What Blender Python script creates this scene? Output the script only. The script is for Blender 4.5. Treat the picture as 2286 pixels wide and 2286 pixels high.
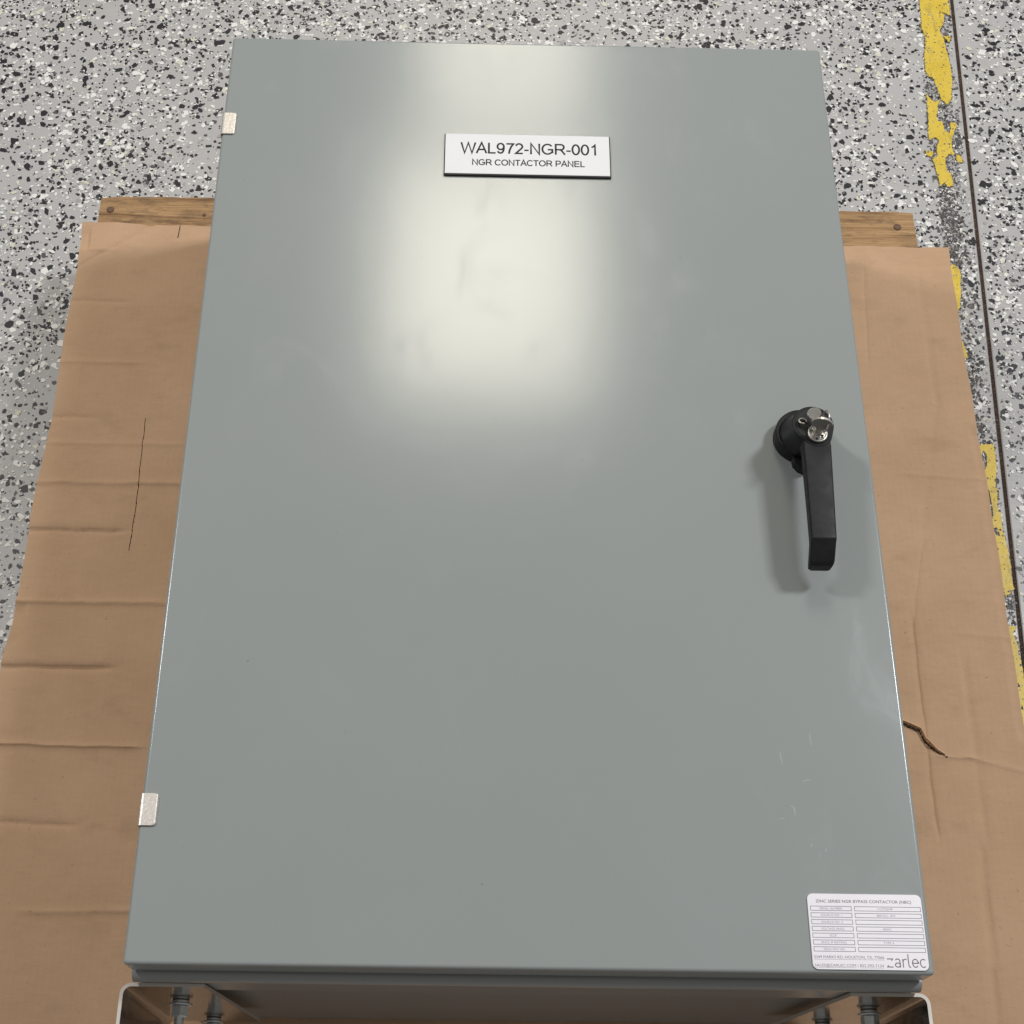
import bpy, bmesh, math, random
import numpy as np
from mathutils import Matrix, Vector

# ------------------------------------------------------------------ scene, camera, light
for o in list(bpy.data.objects):
    bpy.data.objects.remove(o)
S = bpy.context.scene
COL = S.collection
random.seed(7)
RNG = np.random.default_rng(11)
ZD = 0.460            # height of the enclosure's front above the floor
DEP = 0.315           # enclosure depth
ZC = ZD - DEP         # top of the cardboard

cam = bpy.data.cameras.new("camera")
cam_o = bpy.data.objects.new("camera", cam)
COL.objects.link(cam_o)
R = ((0.9997814324425746, 0.010309423617317317, 0.018187994055186944),
     (0.01739214263803741, -0.8929026021865513, -0.44991383217561026),
     (0.011601754933240895, 0.45013182379516786, -0.8928867456118417))
m = Matrix.Identity(4)
for i in range(3):
    m[i][0] = R[0][i]; m[i][1] = -R[1][i]; m[i][2] = -R[2][i]
m[0][3], m[1][3], m[2][3] = -0.05154766, -0.18069573, 1.11877855 + ZD
cam_o.matrix_world = m
cam.sensor_fit = 'HORIZONTAL'
cam.sensor_width = 36.0
cam.lens = 36.0 * 3220 / 2286
cam.shift_x = 58.0 / 2286
cam.clip_start = 0.05
cam.clip_end = 60
S.camera = cam_o
S.render.resolution_x = S.render.resolution_y = 1024

W = bpy.data.worlds.new("World")
S.world = W
W.use_nodes = True
W.node_tree.nodes["Background"].inputs[0].default_value = (1.0, 0.96, 0.90, 1)
W.node_tree.nodes["Background"].inputs[1].default_value = 0.235

def area_lamp(name, x, y, h, sx, sy, power, colour, aim=None):
    l = bpy.data.lights.new(name, 'AREA')
    l.shape = 'RECTANGLE'; l.size = sx; l.size_y = sy
    l.energy = power; l.color = colour
    o = bpy.data.objects.new(name, l)
    COL.objects.link(o)
    o.location = (x, y, ZD + h)
    if aim:
        d = Vector(aim) - o.location
        o.rotation_euler = d.to_track_quat('-Z', 'Y').to_euler()
    return o
# ceiling fittings: two in line ahead of the cabinet, one to each side
area_lamp("ceiling_lamp", 0.010, 3.20, 3.5, 0.80, 1.12, 41, (1.0, 0.945, 0.80))
area_lamp("ceiling_lamp", 0.070, 4.52, 3.5, 0.70, 1.10, 27, (1.0, 0.945, 0.80))
area_lamp("ceiling_lamp", 2.38, 1.60, 3.5, 0.40, 0.75, 102, (0.97, 0.985, 1.0), (0.2, 0.4, ZD))
area_lamp("ceiling_lamp", -2.85, 1.95, 3.5, 0.42, 0.70, 70, (1.0, 0.985, 0.96), (0.2, 0.4, ZD))

S.view_settings.view_transform = 'Standard'
S.view_settings.look = 'None'
S.view_settings.exposure = 0.0
S.view_settings.gamma = 1.0
S.view_settings.use_curve_mapping = False

# ------------------------------------------------------------------ materials
def mat(name, rough=0.5, metal=0.0, spec=0.5, colour=(0.5, 0.5, 0.5)):
    M = bpy.data.materials.new(name)
    M.use_nodes = True
    nt = M.node_tree
    b = nt.nodes["Principled BSDF"]
    b.inputs["Base Color"].default_value = (*colour, 1)
    b.inputs["Roughness"].default_value = rough
    b.inputs["Metallic"].default_value = metal
    b.inputs["Specular IOR Level"].default_value = spec
    return M, nt, b
def nd(nt, t, **kw):
    n = nt.nodes.new(t)
    for k, v in kw.items():
        if k in n.inputs.keys() if hasattr(n.inputs, 'keys') else False:
            n.inputs[k].default_value = v
        else:
            setattr(n, k, v)
    return n
def lk(nt, a, b): nt.links.new(a, b)
def coords(nt, scale=(1, 1, 1)):
    tc = nt.nodes.new('ShaderNodeTexCoord')
    mp = nt.nodes.new('ShaderNodeMapping')
    mp.inputs['Scale'].default_value = scale
    lk(nt, tc.outputs['Object'], mp.inputs['Vector'])
    return mp.outputs['Vector']
def noise(nt, vec, scale, detail=4.0, rough=0.55, dist=0.0):
    n = nt.nodes.new('ShaderNodeTexNoise')
    n.inputs['Scale'].default_value = scale
    n.inputs['Detail'].default_value = detail
    n.inputs['Roughness'].default_value = rough
    n.inputs['Distortion'].default_value = dist
    lk(nt, vec, n.inputs['Vector'])
    return n.outputs['Fac']
def ramp(nt, fac, stops):
    r = nt.nodes.new('ShaderNodeValToRGB')
    e = r.color_ramp.elements
    while len(e) < len(stops): e.new(0.5)
    for el, (p, c) in zip(e, stops):
        el.position = p
        el.color = (*c, 1) if not isinstance(c, (int, float)) else (c, c, c, 1)
    lk(nt, fac, r.inputs['Fac'])
    return r.outputs['Color']
def mixc(nt, fac, a, b, mode='MIX'):
    n = nt.nodes.new('ShaderNodeMix')
    n.data_type = 'RGBA'; n.blend_type = mode
    for sock, v in ((n.inputs[0], fac), (n.inputs[6], a), (n.inputs[7], b)):
        if hasattr(v, 'is_linked'): lk(nt, v, sock)
        elif isinstance(v, (int, float)): sock.default_value = v
        else: sock.default_value = (*v, 1)
    return n.outputs[2]
def bump(nt, b, height, strength, dist, prev=None):
    n = nt.nodes.new('ShaderNodeBump')
    n.inputs['Strength'].default_value = strength
    n.inputs['Distance'].default_value = dist
    lk(nt, height, n.inputs['Height'])
    if prev is not None: lk(nt, prev, n.inputs['Normal'])
    lk(nt, n.outputs['Normal'], b.inputs['Normal'])
    return n.outputs['Normal']

# grey enamel: orange peel, faint handling smears
M_paint, nt, b = mat("grey_enamel", 0.30, 0, 0.5)
v = coords(nt)
big = noise(nt, v, 5, 3)
lk(nt, ramp(nt, big, [(0.3, (0.273, 0.297, 0.2965)), (0.7, (0.283, 0.305, 0.306))]), b.inputs['Base Color'])
smear = noise(nt, coords(nt, (1.4, 0.8, 1)), 11, 5, 0.6, 1.2)
lk(nt, ramp(nt, smear, [(0.30, 0.160), (0.55, 0.165), (0.64, 0.190), (0.76, 0.26)]), b.inputs['Roughness'])
n1 = bump(nt, b, noise(nt, v, 480, 2, 0.5), 0.10, 0.00022)
bump(nt, b, noise(nt, v, 14, 2, 0.5), 0.03, 0.002, n1)

M_lip, nt, b = mat("grey_enamel_body", 0.24, 0, 0.5, (0.285, 0.303, 0.305))
v = coords(nt)
bump(nt, b, noise(nt, v, 420, 2, 0.5), 0.08, 0.0005)

M_scratch, nt, b = mat("rubbed_enamel", 0.45, 0, 0.5, (0.305, 0.330, 0.328))

M_steel, nt, b = mat("galvanised_steel", 0.2, 1.0, 0.5)
v = coords(nt)
lk(nt, ramp(nt, noise(nt, v, 120, 4), [(0.3, (0.30, 0.285, 0.27)), (0.7, (0.40, 0.385, 0.37))]), b.inputs['Base Color'])
lk(nt, ramp(nt, noise(nt, v, 60, 3), [(0.3, 0.10), (0.7, 0.2)]), b.inputs['Roughness'])

M_edge, nt, b = mat("cut_steel_edge", 0.5, 0.3, 0.5, (0.58, 0.55, 0.51))

M_hinge, nt, b = mat("dull_nickel_tab", 0.42, 0.85, 0.5)
v = coords(nt)
lk(nt, ramp(nt, noise(nt, v, 420, 5, 0.7), [(0.3, (0.56, 0.525, 0.49)), (0.7, (0.74, 0.70, 0.66))]), b.inputs['Base Color'])
bump(nt, b, noise(nt, v, 400, 3, 0.6), 0.14, 0.0010)

M_zinc, nt, b = mat("zinc_plated", 0.30, 0.6, 0.5)
v = coords(nt)
lk(nt, ramp(nt, noise(nt, v, 200, 3), [(0.3, (0.62, 0.66, 0.67)), (0.7, (0.80, 0.84, 0.85))]), b.inputs['Base Color'])

M_chrome, nt, b = mat("nickel_plate", 0.32, 0.7, 0.5, (0.52, 0.50, 0.47))
M_dark, nt, b = mat("painted_hole_shade", 0.6, 0, 0.3, (0.012, 0.012, 0.012))

M_black, nt, b = mat("black_nylon", 0.5, 0, 0.3)
v = coords(nt)
lk(nt, ramp(nt, noise(nt, v, 130, 4), [(0.3, (0.0055, 0.0057, 0.0066)), (0.7, (0.0095, 0.0098, 0.0115))]), b.inputs['Base Color'])
lk(nt, ramp(nt, noise(nt, v, 90, 4), [(0.3, 0.46), (0.7, 0.6)]), b.inputs['Roughness'])
bump(nt, b, noise(nt, v, 1500, 2), 0.15, 0.0006)

M_white, nt, b = mat("white_laminate", 0.42, 0, 0.4)
v = coords(nt)
lk(nt, ramp(nt, noise(nt, v, 20, 3), [(0.3, (0.71, 0.715, 0.75)), (0.7, (0.74, 0.745, 0.775))]), b.inputs['Base Color'])
M_core, nt, b = mat("black_laminate_core", 0.5, 0, 0.4, (0.008, 0.008, 0.008))
M_ink, nt, b = mat("engraved_black", 0.6, 0, 0.3, (0.016, 0.016, 0.018))
M_grey_ink, nt, b = mat("grey_print", 0.5, 0, 0.3, (0.22, 0.212, 0.24))
M_logo, nt, b = mat("dark_grey_print", 0.5, 0, 0.3, (0.17, 0.165, 0.185))
M_pale_ink, nt, b = mat("pale_print", 0.5, 0, 0.3, (0.36, 0.33, 0.385))
M_label, nt, b = mat("white_vinyl", 0.35, 0, 0.4)
v = coords(nt)
lk(nt, ramp(nt, noise(nt, v, 30, 3), [(0.3, (0.80, 0.78, 0.845)), (0.7, (0.83, 0.81, 0.87))]), b.inputs['Base Color'])

# kraft cardboard
def kraft(name, k=1.0):
    M, nt, b = mat(name, 0.85, 0, 0.15)
    v = coords(nt)
    fib = noise(nt, coords(nt, (1, 3, 1)), 60, 5, 0.6)
    blot = noise(nt, v, 7, 4, 0.6)
    a = ramp(nt, blot, [(0.3, (0.472 * k, 0.308 * k, 0.194 * k)), (0.7, (0.540 * k, 0.358 * k, 0.233 * k))])
    c = ramp(nt, fib, [(0.25, 0.96), (0.75, 1.03)])
    col = mixc(nt, 1.0, a, c, 'MULTIPLY')
    spk = noise(nt, v, 260, 2, 0.5)
    col = mixc(nt, ramp(nt, spk, [(0.70, 0.0), (0.78, 0.5)]), col, (0.20, 0.125, 0.075))
    scuff = noise(nt, coords(nt, (3.2, 0.8, 1)), 46, 3, 0.6, 0.5)
    col = mixc(nt, ramp(nt, scuff, [(0.66, 0.0), (0.78, 0.5)]), col, (0.50, 0.37, 0.26))
    grub = noise(nt, coords(nt, (0.9, 1.6, 1)), 18, 4, 0.65)
    col = mixc(nt, ramp(nt, grub, [(0.57, 0.0), (0.76, 0.24)]), col, (0.25, 0.165, 0.105))
    lk(nt, col, b.inputs['Base Color'])
    w = nt.nodes.new('ShaderNodeTexWave')
    w.wave_type = 'BANDS'; w.bands_direction = 'X'
    w.inputs['Scale'].default_value = 45
    w.inputs['Distortion'].default_value = 0.6
    lk(nt, v, w.inputs['Vector'])
    p = bump(nt, b, w.outputs['Fac'], 0.06, 0.0012)
    p = bump(nt, b, noise(nt, v, 60, 4, 0.6), 0.16, 0.003, p)
    bump(nt, b, noise(nt, coords(nt, (1, 2, 1)), 300, 3), 0.30, 0.0010, p)
    return M
M_card = kraft("kraft_board")
M_flute = kraft("kraft_fluting", 0.75)

M_torn = kraft("torn_liner_paper", 1.12)
M_wood, nt, b = mat("weathered_pine", 0.75, 0, 0.25)
tc = nt.nodes.new('ShaderNodeTexCoord')
def woodvec(s):
    mp = nt.nodes.new('ShaderNodeMapping'); mp.inputs['Scale'].default_value = s
    lk(nt, tc.outputs['Object'], mp.inputs['Vector']); return mp.outputs['Vector']
gr = noise(nt, woodvec((1.5, 40, 8)), 5, 6, 0.62, 0.6)
gr2 = noise(nt, woodvec((5, 190, 30)), 4, 4, 0.6, 0.3)
col = ramp(nt, gr, [(0.30, (0.150, 0.080, 0.036)), (0.42, (0.340, 0.198, 0.098)), (0.60, (0.470, 0.295, 0.150)), (0.8, (0.55, 0.375, 0.21))])
col = mixc(nt, 0.55, col, ramp(nt, gr2, [(0.3, 0.45), (0.7, 1.15)]), 'MULTIPLY')
st = noise(nt, woodvec((10, 30, 10)), 3, 5, 0.7)
col = mixc(nt, ramp(nt, st, [(0.48, 0.0), (0.68, 0.75)]), col, (0.13, 0.080, 0.048))
lk(nt, col, b.inputs['Base Color'])
bump(nt, b, gr2, 0.4, 0.002)
M_rust, nt, b = mat("rusty_nail", 0.7, 0.5, 0.4, (0.16, 0.10, 0.07))

# epoxy floor
M_floor, nt, b = mat("grey_epoxy", 0.34, 0, 0.5)
v = coords(nt)
a = ramp(nt, noise(nt, v, 3.5, 4), [(0.3, (0.405, 0.398, 0.402)), (0.7, (0.450, 0.444, 0.447))])
dirt = noise(nt, v, 9, 5, 0.65, 0.6)
col = mixc(nt, ramp(nt, dirt, [(0.60, 0.0), (0.78, 0.45)]), a, (0.33, 0.31, 0.26))
dirt2 = noise(nt, v, 28, 4, 0.7, 0.8)
col = mixc(nt, ramp(nt, dirt2, [(0.68, 0.0), (0.78, 0.4)]), col, (0.22, 0.19, 0.14))
lk(nt, col, b.inputs['Base Color'])
lk(nt, ramp(nt, noise(nt, v, 12, 4), [(0.3, 0.30), (0.7, 0.48)]), b.inputs['Roughness'])
bump(nt, b, noise(nt, v, 90, 3), 0.15, 0.002)
def chip(name, colour, rough=0.4):
    M, nt, b = mat(name, rough, 0, 0.5, colour); return M
CHIPS = [chip("white_chip", (0.76, 0.755, 0.74)), chip("black_chip", (0.010, 0.0095, 0.015)),
         chip("grey_chip", (0.34, 0.33, 0.34)), chip("cream_chip", (0.62, 0.60, 0.50)),
         chip("charcoal_chip", (0.075, 0.072, 0.078))]

M_yellow, nt, b = mat("yellow_floor_paint", 0.45, 0, 0.5)
v = coords(nt)
a = ramp(nt, noise(nt, v, 30, 5, 0.6), [(0.3, (0.62, 0.44, 0.035)), (0.7, (0.72, 0.53, 0.07))])
a = mixc(nt, ramp(nt, noise(nt, v, 230, 3, 0.6), [(0.64, 0.0), (0.72, 0.9)]), a, (0.10, 0.075, 0.02))
a = mixc(nt, ramp(nt, noise(nt, coords(nt, (1, 0.6, 1)), 110, 3, 0.6), [(0.66, 0.0), (0.76, 0.5)]), a, (0.80, 0.68, 0.28))
a = mixc(nt, ramp(nt, noise(nt, coords(nt, (1, 0.35, 1)), 55, 5, 0.7, 0.5), [(0.55, 0.0), (0.72, 0.65)]), a, (0.30, 0.235, 0.07))
a = mixc(nt, ramp(nt, noise(nt, v, 75, 4, 0.7), [(0.62, 0.0), (0.70, 0.8)]), a, (0.36, 0.345, 0.28))
lk(nt, a, b.inputs['Base Color'])
bump(nt, b, noise(nt, v, 120, 4), 0.5, 0.002)
M_resid, nt, b = mat("dark_adhesive", 0.8, 0, 0.3)
v = coords(nt)
a = ramp(nt, noise(nt, v, 300, 4, 0.7), [(0.35, (0.055, 0.048, 0.045)), (0.52, (0.11, 0.10, 0.095)), (0.62, (0.26, 0.25, 0.245)), (0.75, (0.40, 0.39, 0.385))])
lk(nt, a, b.inputs['Base Color'])
bump(nt, b, noise(nt, v, 350, 3), 0.6, 0.002)
M_joint, nt, b = mat("dirty_joint", 0.8, 0, 0.3)
v = coords(nt)
a = ramp(nt, noise(nt, v, 420, 4, 0.7), [(0.35, (0.018, 0.011, 0.008)), (0.56, (0.05, 0.03, 0.02)), (0.68, (0.16, 0.11, 0.08)), (0.76, (0.5, 0.44, 0.38))])
lk(nt, a, b.inputs['Base Color'])

# ------------------------------------------------------------------ helpers
def link(name, me, mats, parent=None, smooth=False):
    o = bpy.data.objects.new(name, me)
    COL.objects.link(o)
    for M in (mats if isinstance(mats, (list, tuple)) else [mats]):
        me.materials.append(M)
    if smooth:
        me.polygons.foreach_set('use_smooth', [True] * len(me.polygons))
    if parent: o.parent = parent
    return o
def obj(name, bm, mats, parent=None, smooth=False, wn=False):
    me = bpy.data.meshes.new(name)
    bmesh.ops.recalc_face_normals(bm, faces=bm.faces[:])
    bm.to_mesh(me); bm.free()
    o = link(name, me, mats, parent, smooth or wn)
    if wn:
        md = o.modifiers.new('weighted_normal', 'WEIGHTED_NORMAL'); md.keep_sharp = True; md.weight = 100
    return o
def thing(name, label, cat, group=None):
    o = bpy.data.objects.new(name, None)
    COL.objects.link(o)
    o['label'] = label; o['category'] = cat
    if group: o['group'] = group
    return o
def box_bm(x0, x1, y0, y1, z0, z1, bev=0.0, seg=2, bm=None):
    bm = bm or bmesh.new()
    r = bmesh.ops.create_cube(bm, size=1)
    for vv in r['verts']:
        vv.co = Vector((x0 + (vv.co.x + .5) * (x1 - x0), y0 + (vv.co.y + .5) * (y1 - y0), z0 + (vv.co.z + .5) * (z1 - z0)))
    if bev:
        es = list({e for vv in r['verts'] for e in vv.link_edges})
        bmesh.ops.bevel(bm, geom=es, offset=bev, segments=seg, profile=0.5, affect='EDGES')
    return bm
def prism_bm(pts, z0, z1, bm=None):
    bm = bm or bmesh.new()
    lo = [bm.verts.new((x, y, z0)) for x, y in pts]
    hi = [bm.verts.new((x, y, z1)) for x, y in pts]
    n = len(pts)
    bm.faces.new(hi); bm.faces.new(lo[::-1])
    for i in range(n):
        bm.faces.new((lo[i], lo[(i + 1) % n], hi[(i + 1) % n], hi[i]))
    return bm
def loft_bm(rings, caps=True, bm=None):
    bm = bm or bmesh.new()
    R_ = [[bm.verts.new(p) for p in r] for r in rings]
    n = len(R_[0])
    for a, c in zip(R_, R_[1:]):
        for i in range(n):
            bm.faces.new((a[i], a[(i + 1) % n], c[(i + 1) % n], c[i]))
    if caps:
        bm.faces.new(R_[0][::-1]); bm.faces.new(R_[-1])
    return bm
def circle(cx, cy, r, n=40, a0=0.0):
    return [(cx + r * math.cos(a0 + 2 * math.pi * i / n), cy + r * math.sin(a0 + 2 * math.pi * i / n)) for i in range(n)]
def lathe_bm(cx, cy, prof, n=40, bm=None):
    """prof: list of (r, z) from bottom to top, about a vertical axis"""
    return loft_bm([[(x, y, z) for x, y in circle(cx, cy, r, n)] for r, z in prof], True, bm)
def ylathe_bm(cx, cz, prof, n=28, a0=0.0, bm=None):
    return loft_bm([[(x, yy, z) for x, z in circle(cx, cz, r, n, a0)] for r, yy in prof], True, bm)
def tube_bm(pts, r, n=8, closed=False, bm=None):
    bm = bm or bmesh.new()
    P = [Vector(p) for p in pts]
    rings = []
    for i, p in enumerate(P):
        if closed: t = P[(i + 1) % len(P)] - P[i - 1]
        else: t = P[min(i + 1, len(P) - 1)] - P[max(i - 1, 0)]
        t.normalize()
        u = t.orthogonal().normalized() if i == 0 else (rings[-1][1] - t * rings[-1][1].dot(t)).normalized()
        w = t.cross(u)
        rings.append(([bm.verts.new(p + r * (math.cos(2 * math.pi * k / n) * u + math.sin(2 * math.pi * k / n) * w)) for k in range(n)], u))
    rr = [q[0] for q in rings]
    pairs = list(zip(rr, rr[1:])) + ([(rr[-1], rr[0])] if closed else [])
    for a, c in pairs:
        for k in range(n):
            bm.faces.new((a[k], a[(k + 1) % n], c[(k + 1) % n], c[k]))
    if not closed:
        bm.faces.new(rr[0][::-1]); bm.faces.new(rr[-1])
    return bm
def rounded_rect(x0, x1, y0, y1, r, n=8):
    out = []
    for cx, cy, a in ((x1 - r, y1 - r, 0), (x0 + r, y1 - r, 90), (x0 + r, y0 + r, 180), (x1 - r, y0 + r, 270)):
        for k in range(n + 1):
            t = math.radians(a + 90 * k / n)
            out.append((cx + r * math.cos(t), cy + r * math.sin(t)))
    return out
def text_obj(name, body, x, y, z, h, width, M, parent, bold=0.0, left=True):
    """lettering laid flat in xy, cap height h, fitted to a width; baseline-left at x, y"""
    cu = bpy.data.curves.new(name, 'FONT')
    cu.body = body; cu.size = 1.0; cu.offset = bold
    cu.resolution_u = 3
    t = bpy.data.objects.new('tmp_text', cu)
    COL.objects.link(t)
    bpy.context.view_layer.update()
    me = bpy.data.meshes.new_from_object(t.evaluated_get(bpy.context.evaluated_depsgraph_get()))
    bpy.data.objects.remove(t); bpy.data.curves.remove(cu)
    me.name = name
    co = np.empty(len(me.vertices) * 3); me.vertices.foreach_get('co', co); co = co.reshape(-1, 3)
    x0, x1 = co[:, 0].min(), co[:, 0].max()
    caps = 0.729 if body[0].isupper() or body[0].isdigit() else None
    base = 0.0
    top = co[:, 1].max() if caps is None else min(co[:, 1].max(), caps)
    sx = width / (x1 - x0); sy = h / top
    co[:, 0] = x + (co[:, 0] - x0) * sx
    co[:, 1] = y + (co[:, 1] - base) * sy
    co[:, 2] = z
    me.vertices.foreach_set('co', co.ravel())
    me.update()
    me.materials.clear()
    return link(name, me, M, parent)

def arc(cx, cy, rx, ry, a0, a1, n=14):
    return [(cx + rx * math.cos(math.radians(a0 + (a1 - a0) * i / n)), cy + ry * math.sin(math.radians(a0 + (a1 - a0) * i / n))) for i in range(n + 1)]
GLYPH = {   # advance, strokes; cap height 1
 'W': (1.318, [[(.06, 1), (.35, 0), (.659, .97), (.97, 0), (1.258, 1)]]),
 'A': (.931, [[(.05, 0), (.465, 1), (.88, 0)], [(.19, .35), (.74, .35)]]),
 'L': (.776, [[(.155, 1), (.155, .05), (.73, .05)]]),
 'N': (1.008, [[(.155, 0), (.155, 1), (.855, 0), (.855, 1)]]),
 'G': (1.087, [arc(.55, .5, .44, .455, 38, 318, 22) + [(.955, .20), (.955, .46), (.57, .46)]]),
 'R': (1.008, [[(.16, 0), (.16, .95), (.60, .95)] + arc(.60, .71, .25, .24, 80, -80, 10) + [(.16, .47)], [(.52, .47), (.66, .38), (.94, 0)]]),
 'C': (1.008, [arc(.54, .5, .44, .455, 40, 320, 22)]),
 'O': (1.087, [arc(.543, .5, .445, .455, 90, 450, 32)]),
 'T': (.853, [[(.03, .95), (.823, .95)], [(.427, 0), (.427, .95)]]),
 'P': (.931, [[(.16, 0), (.16, .95), (.56, .95)] + arc(.56, .69, .26, .26, 80, -80, 10) + [(.16, .43)]]),
 'E': (.931, [[(.86, .95), (.16, .95), (.16, .05), (.88, .05)], [(.16, .52), (.81, .52)]]),
 '0': (.776, [arc(.388, .5, .285, .455, 90, 450, 28)]),
 '1': (.776, [[(.18, .74), (.34, .83), (.47, .97), (.47, 0)]]),
 '2': (.776, [arc(.385, .69, .275, .26, 165, -32, 14) + [(.11, .05), (.70, .05)]]),
 '7': (.776, [[(.08, .93), (.68, .93), (.49, .66), (.36, .33), (.30, 0)]]),
 '9': (.776, [arc(.375, .665, .27, .285, 0, 360, 24), [(.645, .68), (.645, .45), (.59, .22), (.49, .09), (.36, .045), (.22, .09), (.13, .22)]]),
 '-': (.465, [[(.05, .355), (.42, .355)]]), ' ': (.388, []),
 'z': (.57, [[(.02, .63), (.44, .63), (.35, .50)], [(.10, .16), (.02, .03), (.45, .03)]]),
 'a': (.56, [[(.07, .54), (.13, .61), (.24, .635), (.35, .60), (.40, .50), (.40, 0)], arc(.22, .18, .18, .155, 40, 400, 18)]),
 'r': (.40, [[(.06, 0), (.06, .63)], [(.06, .42), (.12, .56), (.22, .62), (.36, .60)]]),
 'l': (.30, [[(.07, 1), (.07, .16), (.12, .05), (.22, .02)]]),
 'e': (.58, [[(.06, .33), (.48, .33)] + arc(.27, .33, .21, .30, 0, 318, 20)]),
 'c': (.52, [arc(.28, .33, .22, .30, 48, 312, 18)]),
}
def stroke_text(name, body, x, y, z, h, width, w, M, parent):
    tot = sum(GLYPH[c][0] for c in body)
    sx = width / tot; pen = 0.0
    bm = bmesh.new(); lift = 0
    for ch in body:
        adv, strokes = GLYPH[ch]
        for st in strokes:
            P = [Vector((x + (pen + px) * sx, y + py * h)) for px, py in st]
            closed = (P[0] - P[-1]).length < 1e-7
            if closed: P = P[:-1]
            n_ = len(P); Lf, Rt = [], []
            zz = z + 4e-6 * (lift % 5); lift += 1
            for i in range(n_):
                a_ = P[i] - P[i - 1] if (i or closed) else P[1] - P[0]
                b_ = P[(i + 1) % n_] - P[i] if (i < n_ - 1 or closed) else a_
                a_ = a_.normalized(); b_ = b_.normalized(); t = (a_ + b_).normalized()
                nrm = Vector((-t.y, t.x)); k = w / 2 / max(.42, nrm.dot(Vector((-a_.y, a_.x))))
                Lf.append(bm.verts.new((*(P[i] + nrm * k), zz))); Rt.append(bm.verts.new((*(P[i] - nrm * k), zz)))
            for i in range(n_ if closed else n_ - 1):
                j = (i + 1) % n_
                bm.faces.new((Rt[i], Rt[j], Lf[j], Lf[i]))
        pen += adv
    return obj(name, bm, M, parent)

# ------------------------------------------------------------------ floor
def jx(y):      # the saw-cut joint runs at a slight angle
    return 0.6610 + (y - 1.4917) * 0.0556
Y0, Y1, X0, X1 = -6.0, 9.0, -7.0, 7.0
g = 0.0026
bm = bmesh.new()
prof = lambda y: [(X0, 0), (jx(y) - g - .0012, 0), (jx(y) - g, -.0008), (jx(y) - g, -.005), (jx(y) + g, -.005), (jx(y) + g, -.0008), (jx(y) + g + .0012, 0), (X1, 0)]
A = [bm.verts.new((x, Y0, z)) for x, z in prof(Y0)]
B = [bm.verts.new((x, Y1, z)) for x, z in prof(Y1)]
for i in range(len(A) - 1):
    bm.faces.new((A[i], A[i + 1], B[i + 1], B[i]))
floor = obj('floor', bm, M_floor)
floor['kind'] = 'structure'
bm = bmesh.new()
vs = [bm.verts.new(p) for p in ((jx(Y0) - g, Y0, -.0017), (jx(Y0) + g, Y0, -.0017), (jx(Y1) + g, Y1, -.0017), (jx(Y1) - g, Y1, -.0017))]
bm.faces.new(vs)
obj('joint_filler', bm, M_joint, floor)

# colour chips broadcast into the epoxy (nobody could count them)
def flakes(name, cx, cy, rad, mats_idx, mats, parent, zlo=.0002, zhi=.0007):
    n = len(cx)
    k = RNG.integers(4, 8, n)
    order = np.argsort(k); cx, cy, rad, mats_idx, k = cx[order], cy[order], rad[order], mats_idx[order], k[order]
    verts, loops, starts, totals = [], [], [], []
    nv = 0
    for kk in range(4, 8):
        s = k == kk
        m_ = int(s.sum())
        if not m_: continue
        ang = (np.arange(kk)[None, :] + RNG.uniform(-.38, .38, (m_, kk))) * 2 * np.pi / kk
        rr = rad[s][:, None] * RNG.uniform(.62, 1.25, (m_, kk))
        st = RNG.uniform(.5, 1.0, m_)[:, None]
        th = RNG.uniform(0, 2 * np.pi, m_)[:, None]
        px, py = rr * np.cos(ang), rr * np.sin(ang) * st
        X = cx[s][:, None] + px * np.cos(th) - py * np.sin(th)
        Y = cy[s][:, None] + px * np.sin(th) + py * np.cos(th)
        Z = np.repeat(RNG.uniform(zlo, zhi, m_)[:, None], kk, 1)
        verts.append(np.stack([X, Y, Z], -1).reshape(-1, 3))
        starts.append(nv + np.arange(m_) * kk); totals.append(np.full(m_, kk))
        nv += m_ * kk
    V = np.concatenate(verts)
    me = bpy.data.meshes.new(name)
    me.vertices.add(len(V)); me.vertices.foreach_set('co', V.ravel())
    me.loops.add(len(V)); me.loops.foreach_set('vertex_index', np.arange(len(V), dtype=np.int32))
    me.polygons.add(n)
    me.polygons.foreach_set('loop_start', np.concatenate(starts).astype(np.int32))
    me.polygons.foreach_set('loop_total', np.concatenate(totals).astype(np.int32))
    o = link(name, me, mats, parent)
    me.polygons.foreach_set('material_index', mats_idx.astype(np.int32))
    me.update(calc_edges=True)
    o['kind'] = 'stuff'
    return o
def smooth_field(x, y, seed):
    r = np.random.default_rng(seed); f = np.zeros_like(x)
    for _ in range(14):
        a = r.uniform(0, 2 * np.pi); w = r.uniform(8, 70)
        f += np.sin(w * (x * np.cos(a) + y * np.sin(a)) + r.uniform(0, 6.28))
    return f / 3.0
N = 540000
cx = RNG.uniform(-1.75, 1.75, N); cy = RNG.uniform(-.9, 2.5, N)
keep = ~((np.abs(cx) < .47) & (cy < .90))
keep &= np.abs(cx - jx(cy)) > .0065
dens = .84 + .22 * smooth_field(cx, cy, 3)
keep &= RNG.uniform(0, 1, N) < dens
cx, cy = cx[keep], cy[keep]
n = len(cx)
u = RNG.uniform(0, 1, n)
kind = np.where(u < .42, 0, np.where(u < .82, 1, np.where(u < .89, 2, np.where(u < .94, 3, 4))))
rad = np.clip(np.exp(RNG.normal(math.log(.00198), .50, n)), .0006, .0060)
rad = np.where(kind == 1, rad * 1.08, rad)
flakes('colour_chips', cx, cy, rad, kind, CHIPS, floor)

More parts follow.
